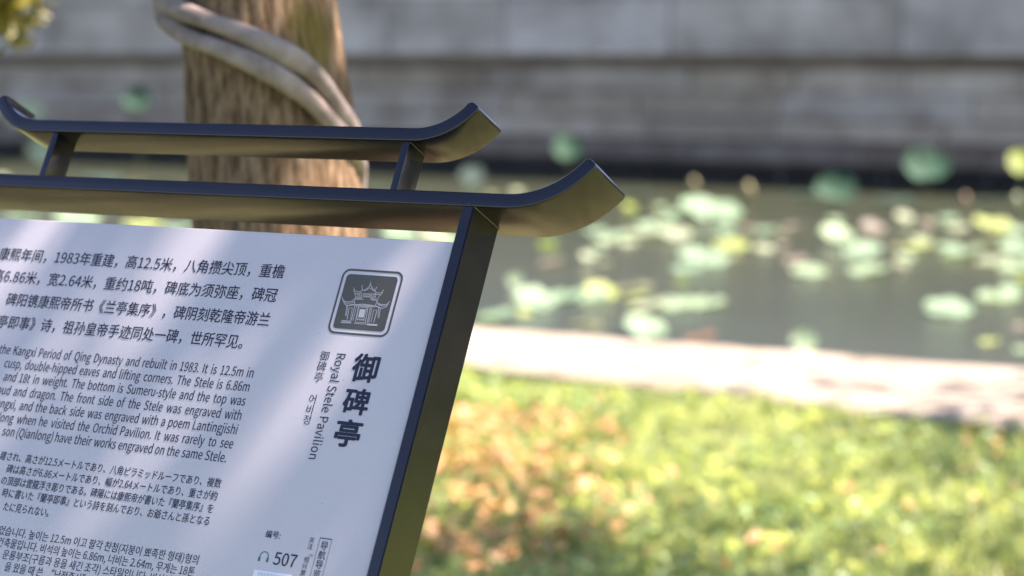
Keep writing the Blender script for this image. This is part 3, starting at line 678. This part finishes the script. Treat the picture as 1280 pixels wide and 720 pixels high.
plate('upper_roof_bar', bar_outline(-0.5700, -0.079, 0.078, 0.0148, 0.0755, 57), 0, -0.052, PAINT, sign, 0.0018)
for a0 in (-0.5416, -0.0885): plate('roof_strut', [(a0, 0.0185), (a0 + 0.0082, 0.0185), (a0 + 0.0082, 0.071), (a0, 0.071)], -0.002, -0.034, PAINT, sign, 0.0008)
def post(a0, a1):
    y0 = P0.y - BASE.y; z0 = P0.z - BASE.z
    def yz(b, n): p = W(0, b, n); return (p.y, p.z)
    kb = -0.50
    f = yz(kb, 0); g = yz(kb, -0.053)
    out = [yz(0.0042, 0), yz(0.0042, -0.053), g, (g[0], 0.0), (f[0], 0.0), f]
    out = [yz(0.0042, 0), yz(0.0042, -0.053), yz(kb + 0.03, -0.053), (g[0], g[1] - 0.02), (g[0], 0.0), (f[0], 0.0), (f[0], f[1] - 0.03), yz(kb + 0.02, 0)]
    bm = bmesh.new(); xa = P0.x + a0 - BASE.x; xb = P0.x + a1 - BASE.x
    A = [bm.verts.new((xa, y, z)) for y, z in out]; B = [bm.verts.new((xb, y, z)) for y, z in out]; k = len(out)
    bm.faces.new(A); bm.faces.new(list(reversed(B)))
    for i in range(k): bm.faces.new((A[i], B[i], B[(i + 1) % k], A[(i + 1) % k]))
    bmesh.ops.recalc_face_normals(bm, faces=bm.faces)
    bmesh.ops.bevel(bm, geom=[e for e in bm.edges if e.calc_face_angle() > 0.9 or abs(e.verts[0].co.x - e.verts[1].co.x) < 1e-5], offset=0.001, segments=2, affect='EDGES')
    o = bmobj('post', bm, PAINT, sign, True); o.data.set_sharp_from_angle(angle=R(50))
    bm = bmesh.new(); bmesh.ops.create_cube(bm, size=1.0); bmesh.ops.scale(bm, vec=(0.09, 0.15, 0.012), verts=bm.verts)
    bmesh.ops.translate(bm, vec=((xa + xb) / 2, (f[0] + g[0]) / 2, 0.012), verts=bm.verts); bmesh.ops.bevel(bm, geom=bm.edges[:], offset=0.002, segments=1, affect='EDGES')
    bmobj('base_plate', bm, PAINT, sign)
post(0.0, 0.0128); post(-0.6768, -0.664)
V, F = tube([W(0.0133, 0.0033, -0.001), W(0.0133, 0.0033, -0.053)], 0.0005, 6); pyobj('weld_seam', V, F, WELD, sign, True)
V, F = tube([W(-0.0803, 0.0703, -0.003), W(-0.0803, 0.0703, -0.034)], 0.0004, 6); pyobj('weld_seam', V, F, WELD, sign, True)
plate('lower_rail', [(-0.664, -0.462), (0.0, -0.462), (0.0, -0.447), (-0.664, -0.447)], 0, -0.05, PAINT, sign, 0.001)
panel = plate('text_panel', [(-0.6632, -0.4465), (-0.0012, -0.4465), (-0.0012, -0.0322), (-0.6632, -0.0322)], -0.0035, -0.0105, ENAMEL, sign, 0.0012)
NF = -0.0035 + 0.00025            # print lies just on the face of the panel

class Print:
    """collects flat print as one mesh in panel coordinates"""
    def __init__(s): s.v = []; s.f = []
    def add(s, V, F):
        o = len(s.v); s.v += list(V); s.f += [tuple(i + o for i in q) for q in F]
    def poly(s, pts): s.add(pts, [tuple(range(len(pts)))])
    def stroke(s, pts, w):
        for (x0, y0), (x1, y1) in zip(pts[:-1], pts[1:]):
            d = math.hypot(x1 - x0, y1 - y0) or 1e-9; nx, ny = -(y1 - y0) / d * w / 2, (x1 - x0) / d * w / 2; ex, ey = (x1 - x0) / d * w * .3, (y1 - y0) / d * w * .3
            s.poly([(x0 + nx - ex, y0 + ny - ey), (x0 - nx - ex, y0 - ny - ey), (x1 - nx + ex, y1 - ny + ey), (x1 + nx + ex, y1 + ny + ey)])
    def build(s, name, m, n=NF, parent=None):
        me = bpy.data.meshes.new(name); me.from_pydata([tuple(W(q[0], q[1], n + (q[2] if len(q) > 2 else 0))) for q in s.v], [], s.f); me.update()
        # all faces look outwards
        bm = bmesh.new(); bm.from_mesh(me)
        for f in bm.faces:
            f.normal_update()
            if f.normal.dot(N3) < 0: f.normal_flip()
        bm.to_mesh(me); bm.free()
        return link(name, me, m, parent or panel)
_cache = {}
import os
FONT = None; FSCALE = 1.0
try:                                   # the sans serif with Chinese, Japanese and Korean that ships inside Blender itself
    FONT = bpy.data.fonts.load(os.path.join(bpy.utils.resource_path('LOCAL'), 'datafiles', 'fonts', 'Noto Sans CJK Regular.woff2'))
    FSCALE = 2.862
except Exception:
    FONT = None
def batch(lines):
    """turn many strings into outlines with a single text curve, one string per line"""
    lines = list(dict.fromkeys(lines))
    cu = bpy.data.curves.new('lettering', 'FONT'); cu.body = '\n'.join(lines); cu.size = 1.0; cu.resolution_u = 3; cu.fill_mode = 'FRONT'; cu.space_line = 3.0
    if FONT: cu.font = FONT
    ob = bpy.data.objects.new('lettering', cu); COL.objects.link(ob); me = bpy.data.meshes.new_from_object(ob.evaluated_get(bpy.context.evaluated_depsgraph_get()))
    co = np.empty(len(me.vertices) * 3); me.vertices.foreach_get('co', co); co = co.reshape(-1, 3)
    step = 3.0
    ln = np.clip(np.round(-(co[:, 1] - 0.12 * (1 if FONT else 3)) / step).astype(int), 0, len(lines) - 1)
    faces = [tuple(p.vertices) for p in me.polygons]
    for k, s in enumerate(lines):
        ids = np.where(ln == k)[0]; mp = {int(q): n for n, q in enumerate(ids)}
        V = [(co[q, 0] * FSCALE, (co[q, 1] + k * step) * FSCALE) for q in ids]
        F = [tuple(mp[q] for q in f) for f in faces if f[0] in mp and all(q in mp for q in f)]
        xs = [v[0] for v in V] or [0]; _cache[s] = (V, F, min(xs), max(xs))
    bpy.data.objects.remove(ob); bpy.data.curves.remove(cu); bpy.data.meshes.remove(me)
def glyphs(txt, bold=0.0):
    """outline of a text at size 1: verts (x, y), faces, width"""
    if txt not in _cache: batch([txt])
    return _cache[txt]
def put(pr, txt, x, y, em, sx=1.0, bold=0.0, rot=0.0, anchor='left'):
    V, F, x0, x1 = glyphs(txt, bold)
    ox = x0 if anchor == 'left' else x1 if anchor == 'right' else (x0 + x1) / 2
    c, s = math.cos(rot), math.sin(rot)
    # heavier strokes: the outline is struck several times with a tiny shift
    for q, (bx, by) in enumerate([(0, 0)] if not bold else [(-bold, 0), (bold, 0), (0, bold), (0, -bold)]):
        out = []
        for vx, vy in V:
            px, py = (vx - ox) * em * sx + bx * em, vy * em + by * em
            out.append((x + px * c - py * s, y + px * s + py * c, q * 0.00002))
        pr.add(out, F)
    return (x1 - x0) * em * sx
def line_fit(pr, full, sub, a_sub, a_right, y, em, bold=0.0):
    """full line right aligned; stretched so that its tail sub starts at a_sub"""
    _, _, s0, s1 = glyphs(sub, bold); sx = (a_right - a_sub) / ((s1 - s0) * em)
    put(pr, full, a_right, y, em, sx, bold, 0, 'right'); return sx
def justified(pr, words, nsub, a_sub, a_right, y, em, sx, bold=0.0):
    """words right aligned with even gaps; the last nsub words fill a_sub..a_right"""
    ws = [(glyphs(w, bold)[3] - glyphs(w, bold)[2]) * em * sx for w in words]
    gap = (a_right - a_sub - sum(ws[-nsub:])) / (nsub - 1)
    x = a_right
    for w, ww in zip(reversed(words), reversed(ws)):
        put(pr, w, x - ww, y, em, sx, bold); x -= ww + gap
    return gap
batch(['熙年间，1983年重建，高12.5米，八角攒尖顶，重檐', '清康熙年间，1983年重建，高12.5米，八角攒尖顶，重檐', '6.86米，宽2.64米，重约18吨，碑底为须弥座，碑冠', '高6.86米，宽2.64米，重约18吨，碑底为须弥座，碑冠', '碑阳镌康熙帝所书《兰亭集序》，碑阴刻乾隆帝游兰', '，碑阳镌康熙帝所书《兰亭集序》，碑阴刻乾隆帝游兰', '即事》诗，祖孙皇帝手迹同处一碑，世所罕见。', '亭即事》诗，祖孙皇帝手迹同处一碑，世所罕见。', 'the', 'Kangxi', 'Period', 'of', 'Qing', 'Dynasty', 'and', 'rebuilt', 'in', '1983.', 'It', 'is', '12.5m', 'cusp,', 'double-hipped', 'eaves', 'lifting', 'corners.', 'The', 'Stele', '6.86m', '18t', 'weight.', 'bottom', 'Sumeru-style', 'top', 'was', 'cloud', 'dragon.', 'front', 'side', 'engraved', 'with', 'Kangxi,', 'back', 'poem', 'Lantingjishi', 'Qianlong', 'when', 'he', 'visited', 'Orchid', 'Pavilion.', 'rarely', 'to', 'see', 'son', '(Qianlong)', 'have', 'their', 'works', 'on', 'same', 'Stele.', 'され、高さが12.5メートルであり、八角ピラミッドルーフであり、複数', '建され、高さが12.5メートルであり、八角ピラミッドルーフであり、複数', '碑は高さが6.86メートルであり、幅が2.64メートルであり、重さが約', 'の頂部は雲龍浮き彫りである。碑陽には康熙帝が書いた『蘭亭集序』を', 'に書いた『蘭亭即事』という詩を刻んでおり、お爺さんと孫となる', '時に書いた『蘭亭即事』という詩を刻んでおり、お爺さんと孫となる', 'たに見られない。', '습니다. 높이는 12.5m 이고 팔각 찬첨(지붕이 뾰족한 형태)형의', '었습니다. 높이는 12.5m 이고 팔각 찬첨(지붕이 뾰족한 형태)형의', '축물입니다. 비석의 높이는 6.86m, 너비는 2.64m, 무게는 18톤', '건축물입니다. 비석의 높이는 6.86m, 너비는 2.64m, 무게는 18톤', '운룡부조(구름과 용을 새긴 조각) 스타일입니다. 비석의 “', '을 왔을 때 쓴  “난정즉사”', '御', '碑', '亭', 'Royal Stele Pavilion', '어', '비', '정', '编号:', '507', '导', '航', '览', '关', '注', '「', '绍', '兴', '旅', '游', 'a'])
pr = Print(); EZ = 0.0157
line_fit(pr, '清康熙年间，1983年重建，高12.5米，八角攒尖顶，重檐', '熙年间，1983年重建，高12.5米，八角攒尖顶，重檐', -0.5455, -0.1855, -0.0795, EZ, 0.008)
line_fit(pr, '高6.86米，宽2.64米，重约18吨，碑底为须弥座，碑冠', '6.86米，宽2.64米，重约18吨，碑底为须弥座，碑冠', -0.5436, -0.1863, -0.1047, EZ, 0.008)
line_fit(pr, '，碑阳镌康熙帝所书《兰亭集序》，碑阴刻乾隆帝游兰', '碑阳镌康熙帝所书《兰亭集序》，碑阴刻乾隆帝游兰', -0.5306, -0.1865, -0.1304, EZ, 0.008)
line_fit(pr, '亭即事》诗，祖孙皇帝手迹同处一碑，世所罕见。', '即事》诗，祖孙皇帝手迹同处一碑，世所罕见。', -0.517, -0.2104, -0.1558, EZ, 0.008)
pr.build('chinese_text', INK)
pr = Print(); EE = 0.0131; SX = 0.77
for s_, ns, a0, y in [
    ('the Kangxi Period of Qing Dynasty and rebuilt in 1983. It is 12.5m in', -1, -0.4978, -0.1851),
    ('cusp, double-hipped eaves and lifting corners. The Stele is 6.86m', 0, -0.5046, -0.1996),
    ('and 18t in weight. The bottom is Sumeru-style and the top was', 0, -0.4997, -0.2141),
    ('cloud and dragon. The front side of the Stele was engraved with', -1, -0.4799, -0.2289),
    ('Kangxi, and the back side was engraved with a poem Lantingjishi', -1, -0.4659, -0.2434),
    ('Qianlong when he visited the Orchid Pavilion. It was rarely to see', -1, -0.4637, -0.2579)]:
    w_ = s_.split(); justified(pr, w_, len(w_) + ns, a0, -0.1878, y, EE, SX, 0.004)
w_ = 'son (Qianlong) have their works engraved on the same Stele.'.split(); justified(pr, w_, len(w_) - 1, -0.4583, -0.1908, -0.2722, EE, SX, 0.004)
pr.build('english_text', INK)
pr = Print(); EJ = 0.0102; BJ = 0.007
line_fit(pr, '建され、高さが12.5メートルであり、八角ピラミッドルーフであり、複数', 'され、高さが12.5メートルであり、八角ピラミッドルーフであり、複数', -0.4612, -0.1886, -0.2970, EJ, BJ)
line_fit(pr, '碑は高さが6.86メートルであり、幅が2.64メートルであり、重さが約', '碑は高さが6.86メートルであり、幅が2.64メートルであり、重さが約', -0.4571, -0.1890, -0.3098, EJ, BJ)
line_fit(pr, 'の頂部は雲龍浮き彫りである。碑陽には康熙帝が書いた『蘭亭集序』を', 'の頂部は雲龍浮き彫りである。碑陽には康熙帝が書いた『蘭亭集序』を', -0.4590, -0.1895, -0.3224, EJ, BJ)
line_fit(pr, '時に書いた『蘭亭即事』という詩を刻んでおり、お爺さんと孫となる', 'に書いた『蘭亭即事』という詩を刻んでおり、お爺さんと孫となる', -0.4437, -0.1898, -0.3348, EJ, BJ)
line_fit(pr, 'たに見られない。', 'たに見られない。', -0.4453, -0.3854, -0.3487, EJ, BJ)
pr.build('japanese_text', INK)
pr = Print(); EK = 0.0106
k1 = line_fit(pr, '었습니다. 높이는 12.5m 이고 팔각 찬첨(지붕이 뾰족한 형태)형의', '습니다. 높이는 12.5m 이고 팔각 찬첨(지붕이 뾰족한 형태)형의', -0.4330, -0.1897, -0.3733, EK, 0.004)
line_fit(pr, '건축물입니다. 비석의 높이는 6.86m, 너비는 2.64m, 무게는 18톤', '축물입니다. 비석의 높이는 6.86m, 너비는 2.64m, 무게는 18톤', -0.4300, -0.1903, -0.3850, EK, 0.004)
put(pr, '운룡부조(구름과 용을 새긴 조각) 스타일입니다. 비석의 “', -0.4270, -0.3967, EK, k1, 0.004)
put(pr, '을 왔을 때 쓴  “난정즉사”', -0.4195, -0.4084, EK, k1, 0.004)
pr.build('korean_text', INK)
pr = Print()
for ch, top, bot in (('御', -0.1507, -0.1795), ('碑', -0.1856, -0.2120), ('亭', -0.2165, -0.2440)):
    V, F, x0, x1 = glyphs(ch, 0.0); ys = [v[1] for v in V]; y0, y1 = min(ys), max(ys)
    bd = 0.00078
    for k_ in range(8):
        dx, dy = bd * math.cos(k_ * math.pi / 4), bd * math.sin(k_ * math.pi / 4)
        pr.add([(-0.0768 + bd + dx + (vx - x0) / (x1 - x0) * (0.0295 - 2 * bd), bot + bd + dy + (vy - y0) / (y1 - y0) * (top - bot - 2 * bd), k_ * 0.00002) for vx, vy in V], F)
pr.build('title_text', INK)
pr = Print()
V, F, x0, x1 = glyphs('Royal Stele Pavilion', 0.004); sx = (0.2590 - 0.1530) / ((x1 - x0) * 0.0135)
put(pr, 'Royal Stele Pavilion', -0.0978, -0.1530, 0.0135, sx, 0.004, -math.pi / 2)
for i, ch in enumerate('御碑亭'): put(pr, ch, -0.1115, -0.1608 - i * 0.0108, 0.0110, 1, 0, 0, 'mid')
for i, ch in enumerate('어비정'): put(pr, ch, -0.1115, -0.2046 - i * 0.0104, 0.0106, 1, 0, 0, 'mid')
pr.build('vertical_subtitle_text', INK)
pr = Print(); put(pr, '编号:', -0.1222, -0.3382, 0.0078, 1, 0.012); pr.build('number_caption', INK)
pr = Print(); V, F, x0, x1 = glyphs('507', 0.012); put(pr, '507', -0.1056, -0.3628, 0.0160, 0.0252 / ((x1 - x0) * 0.016), 0.012); pr.build('number_text', INK)
# headphone symbol
pr = Print(); hx, hy, hr = -0.1172, -0.3570, 0.0047
pr.stroke([(hx + hr * math.cos(t), hy + hr * math.sin(t)) for t in np.linspace(R(-15), R(195), 22)], 0.0009)
for s_ in (-1, 1): pr.poly([(hx + s_ * hr - 0.0013, hy - 0.0008), (hx + s_ * hr + 0.0013, hy - 0.0008), (hx + s_ * hr + 0.0012, hy - 0.0048), (hx + s_ * hr - 0.0012, hy - 0.0048)])
pr.build('headphone_symbol', TEAL)
pr = Print()
for i, ch in enumerate('导航导览'): put(pr, ch, -0.0547, -0.3420 - i * 0.0090, 0.0088, 1, 0.008, 0, 'mid')
for i, ch in enumerate('关注「绍兴旅游'): put(pr, ch, -0.0698, -0.3375 - i * 0.0062, 0.0060, 1, 0.006, -math.pi / 2 if ch == '「' else 0, 'mid')
pr.build('guide_text', INK)
pr = Print(); bx0, bx1, by0, by1 = -0.0614, -0.0481, -0.3321, -0.374
pr.stroke([(bx0, by0), (bx1, by0)], 0.0009)
for q in ([(bx0, by0), (bx0, by1)], [(bx1, by0), (bx1, by1)], [(bx0, by1), (bx1, by1)]): pr.stroke(q, 0.0004)
pr.build('guide_frame', INK)
# white square label
st = plate('sticker', [(-0.1236, -0.4125), (-0.0807, -0.4125), (-0.0807, -0.3700), (-0.1236, -0.3700)], -0.0035 + 0.0009, -0.0034, PAPER, panel, 0.0002)
pr = Print()
for i in range(9):
    xx_ = -0.1180 + i * 0.0034
    pr.stroke([(xx_, -0.3728), (xx_ + 0.0022, -0.3728)], 0.0006); pr.stroke([(xx_ + 0.001, -0.3722), (xx_ + 0.001, -0.3745)], 0.0005); pr.stroke([(xx_, -0.3745), (xx_ + 0.0024, -0.3745)], 0.0005)
pr.build('sticker_print', PALEBLUE, -0.0035 + 0.0011)
# pavilion emblem
def rrect(x0, x1, y0, y1, r, k=8):
    p = []
    for cx, cy, a0 in ((x1 - r, y1 - r, 0), (x0 + r, y1 - r, 90), (x0 + r, y0 + r, 180), (x1 - r, y0 + r, 270)):
        for i in range(k + 1): t = R(a0 + 90 * i / k); p.append((cx + r * math.cos(t), cy + r * math.sin(t)))
    return p
def ring(pr, A, B):
    k = len(A); pr.add(A + B, [(i, (i + 1) % k, k + (i + 1) % k, k + i) for i in range(k)])
pr = Print(); E = (-0.1168, -0.0468, -0.1332, -0.0658)
g = 0.0021; h = 0.0055
ring(pr, rrect(E[0], E[1], E[2], E[3], 0.0085), rrect(E[0] + g, E[1] - g, E[2] + g, E[3] - g, 0.0068))
pr.poly(rrect(E[0] + h, E[1] - h, E[2] + h, E[3] - h, 0.0040))
pr.build('emblem_ground', GREYINK)
pr = Print()
for w_, pts in [[1.2,[[-0.0823,-0.0778],[-0.0815,-0.0812]]],[1.6,[[-0.0884,-0.0874],[-0.0864,-0.0868],[-0.0839,-0.0852],[-0.0823,-0.0828],[-0.0819,-0.0805]]],[1.6,[[-0.0819,-0.0805],[-0.0798,-0.0829],[-0.0773,-0.0853],[-0.0747,-0.0865],[-0.0734,-0.083]]],[1.3,[[-0.0907,-0.0817],[-0.0901,-0.0849],[-0.0882,-0.0874]]],[1.2,[[-0.0869,-0.088],[-0.0839,-0.0864],[-0.0813,-0.0842],[-0.0778,-0.0863],[-0.0749,-0.0875]]],[1.4,[[-0.0995,-0.0853],[-0.0975,-0.0882],[-0.0935,-0.0893],[-0.0902,-0.0884],[-0.0888,-0.0865]]],[1.3,[[-0.0991,-0.088],[-0.0965,-0.0909],[-0.0931,-0.0909],[-0.089,-0.0895]]],[1.2,[[-0.0976,-0.0894],[-0.0955,-0.0922]]],[1.4,[[-0.0651,-0.0853],[-0.0664,-0.0883],[-0.0696,-0.0892],[-0.0731,-0.0883],[-0.0749,-0.0865]]],[1.3,[[-0.0652,-0.088],[-0.067,-0.0906],[-0.0708,-0.0907],[-0.0743,-0.0895]]],[1.2,[[-0.0966,-0.0911],[-0.094,-0.0956],[-0.0946,-0.0977]]],[1.2,[[-0.0666,-0.0906],[-0.0685,-0.0926],[-0.0684,-0.0965],[-0.0694,-0.0981]]],[1.3,[[-0.0933,-0.0921],[-0.0882,-0.0908],[-0.0877,-0.0949],[-0.0929,-0.0955],[-0.0933,-0.0921]]],[1.0,[[-0.0922,-0.0937],[-0.0883,-0.0931]]],[1.0,[[-0.0909,-0.0917],[-0.0904,-0.0953]]],[1.3,[[-0.0864,-0.0907],[-0.0786,-0.0905],[-0.0781,-0.0936],[-0.086,-0.0939],[-0.0864,-0.0907]]],[1.0,[[-0.0854,-0.0918],[-0.079,-0.0916]]],[1.0,[[-0.0854,-0.0929],[-0.0789,-0.0928]]],[1.3,[[-0.0772,-0.0901],[-0.0724,-0.0908],[-0.0721,-0.0944],[-0.0767,-0.0942],[-0.0772,-0.0901]]],[1.0,[[-0.076,-0.0924],[-0.0726,-0.0926]]],[1.0,[[-0.0748,-0.0904],[-0.0744,-0.0943]]],[1.2,[[-0.0932,-0.0964],[-0.0899,-0.0971],[-0.085,-0.0964]]],[1.2,[[-0.0768,-0.0959],[-0.0728,-0.0967],[-0.0697,-0.0963]]],[1.2,[[-0.0939,-0.0973],[-0.0915,-0.096],[-0.0866,-0.0953]]],[1.2,[[-0.0772,-0.095],[-0.0723,-0.096],[-0.0699,-0.0947]]],[1.8,[[-0.1096,-0.096],[-0.1078,-0.0988],[-0.1043,-0.1004],[-0.0999,-0.1001],[-0.0959,-0.0985],[-0.095,-0.0962]]],[1.3,[[-0.1086,-0.0982],[-0.1059,-0.1012],[-0.1019,-0.1018],[-0.0977,-0.1011],[-0.0949,-0.0998]]],[1.5,[[-0.1069,-0.1005],[-0.1037,-0.1033],[-0.1001,-0.1036],[-0.094,-0.102]]],[1.8,[[-0.055,-0.0968],[-0.0567,-0.0996],[-0.0602,-0.1007],[-0.0647,-0.1004],[-0.0688,-0.0986],[-0.0697,-0.0963]]],[1.3,[[-0.0554,-0.0993],[-0.058,-0.1017],[-0.0619,-0.102],[-0.0672,-0.1005]]],[1.5,[[-0.056,-0.1014],[-0.0598,-0.1041],[-0.0626,-0.1039],[-0.069,-0.1022]]],[1.4,[[-0.0943,-0.0986],[-0.0932,-0.1022]]],[1.4,[[-0.0689,-0.0983],[-0.0698,-0.1018]]],[1.2,[[-0.0943,-0.0986],[-0.0943,-0.1011]]],[1.6,[[-0.1024,-0.1044],[-0.0988,-0.1037],[-0.0931,-0.1027],[-0.0847,-0.1014],[-0.0763,-0.1018],[-0.0691,-0.1025],[-0.0629,-0.1043]]],[1.4,[[-0.0927,-0.1038],[-0.0907,-0.1027],[-0.0754,-0.1027],[-0.0696,-0.1034]]],[1.2,[[-0.0898,-0.1036],[-0.0752,-0.1036]]],[1.6,[[-0.1016,-0.1044],[-0.1003,-0.1144]]],[1.2,[[-0.1005,-0.1045],[-0.0991,-0.1145]]],[1.7,[[-0.0984,-0.1062],[-0.0974,-0.1179]]],[1.2,[[-0.0949,-0.106],[-0.0934,-0.1183]]],[1.1,[[-0.0984,-0.1062],[-0.0949,-0.106]]],[1.8,[[-0.0928,-0.1036],[-0.0926,-0.1093],[-0.092,-0.1187]]],[1.3,[[-0.0906,-0.1039],[-0.0902,-0.1188]]],[1.4,[[-0.0884,-0.1038],[-0.0872,-0.1192]]],[1.5,[[-0.0773,-0.1039],[-0.0758,-0.119]]],[1.8,[[-0.0745,-0.1037],[-0.0741,-0.1103],[-0.0734,-0.1194]]],[1.3,[[-0.0727,-0.1041],[-0.0719,-0.1195]]],[1.3,[[-0.0702,-0.1067],[-0.0695,-0.1189]]],[1.1,[[-0.0702,-0.1067],[-0.0664,-0.1064]]],[1.7,[[-0.0664,-0.1064],[-0.0662,-0.1192]]],[1.5,[[-0.065,-0.1045],[-0.0633,-0.1136]]],[1.5,[[-0.0632,-0.1046],[-0.0618,-0.1143]]],[1.1,[[-0.0876,-0.1046],[-0.0784,-0.1047],[-0.078,-0.1168],[-0.0866,-0.1164],[-0.0876,-0.1046]]],[1.2,[[-0.0867,-0.1176],[-0.0773,-0.1176]]],[1.6,[[-0.1029,-0.1196],[-0.0923,-0.1196]]],[1.6,[[-0.1032,-0.1217],[-0.0917,-0.1214]]],[1.2,[[-0.0882,-0.1216],[-0.0723,-0.1214]]],[1.2,[[-0.0877,-0.1202],[-0.0737,-0.1201]]],[1.6,[[-0.0729,-0.121],[-0.0617,-0.1209]]],[1.6,[[-0.0729,-0.1221],[-0.0617,-0.122]]],[1.0,[[-0.1032,-0.1209],[-0.092,-0.1205]]],[1.0,[[-0.0728,-0.1215],[-0.0617,-0.1215]]]]: pr.stroke(pts, w_ * 0.00042)
pr.poly([(-0.0859, -0.1065), (-0.0793, -0.1065), (-0.0791, -0.1150), (-0.0855, -0.1150)])
pr.build('pavilion_drawing', LINEINK, NF + 0.00015)
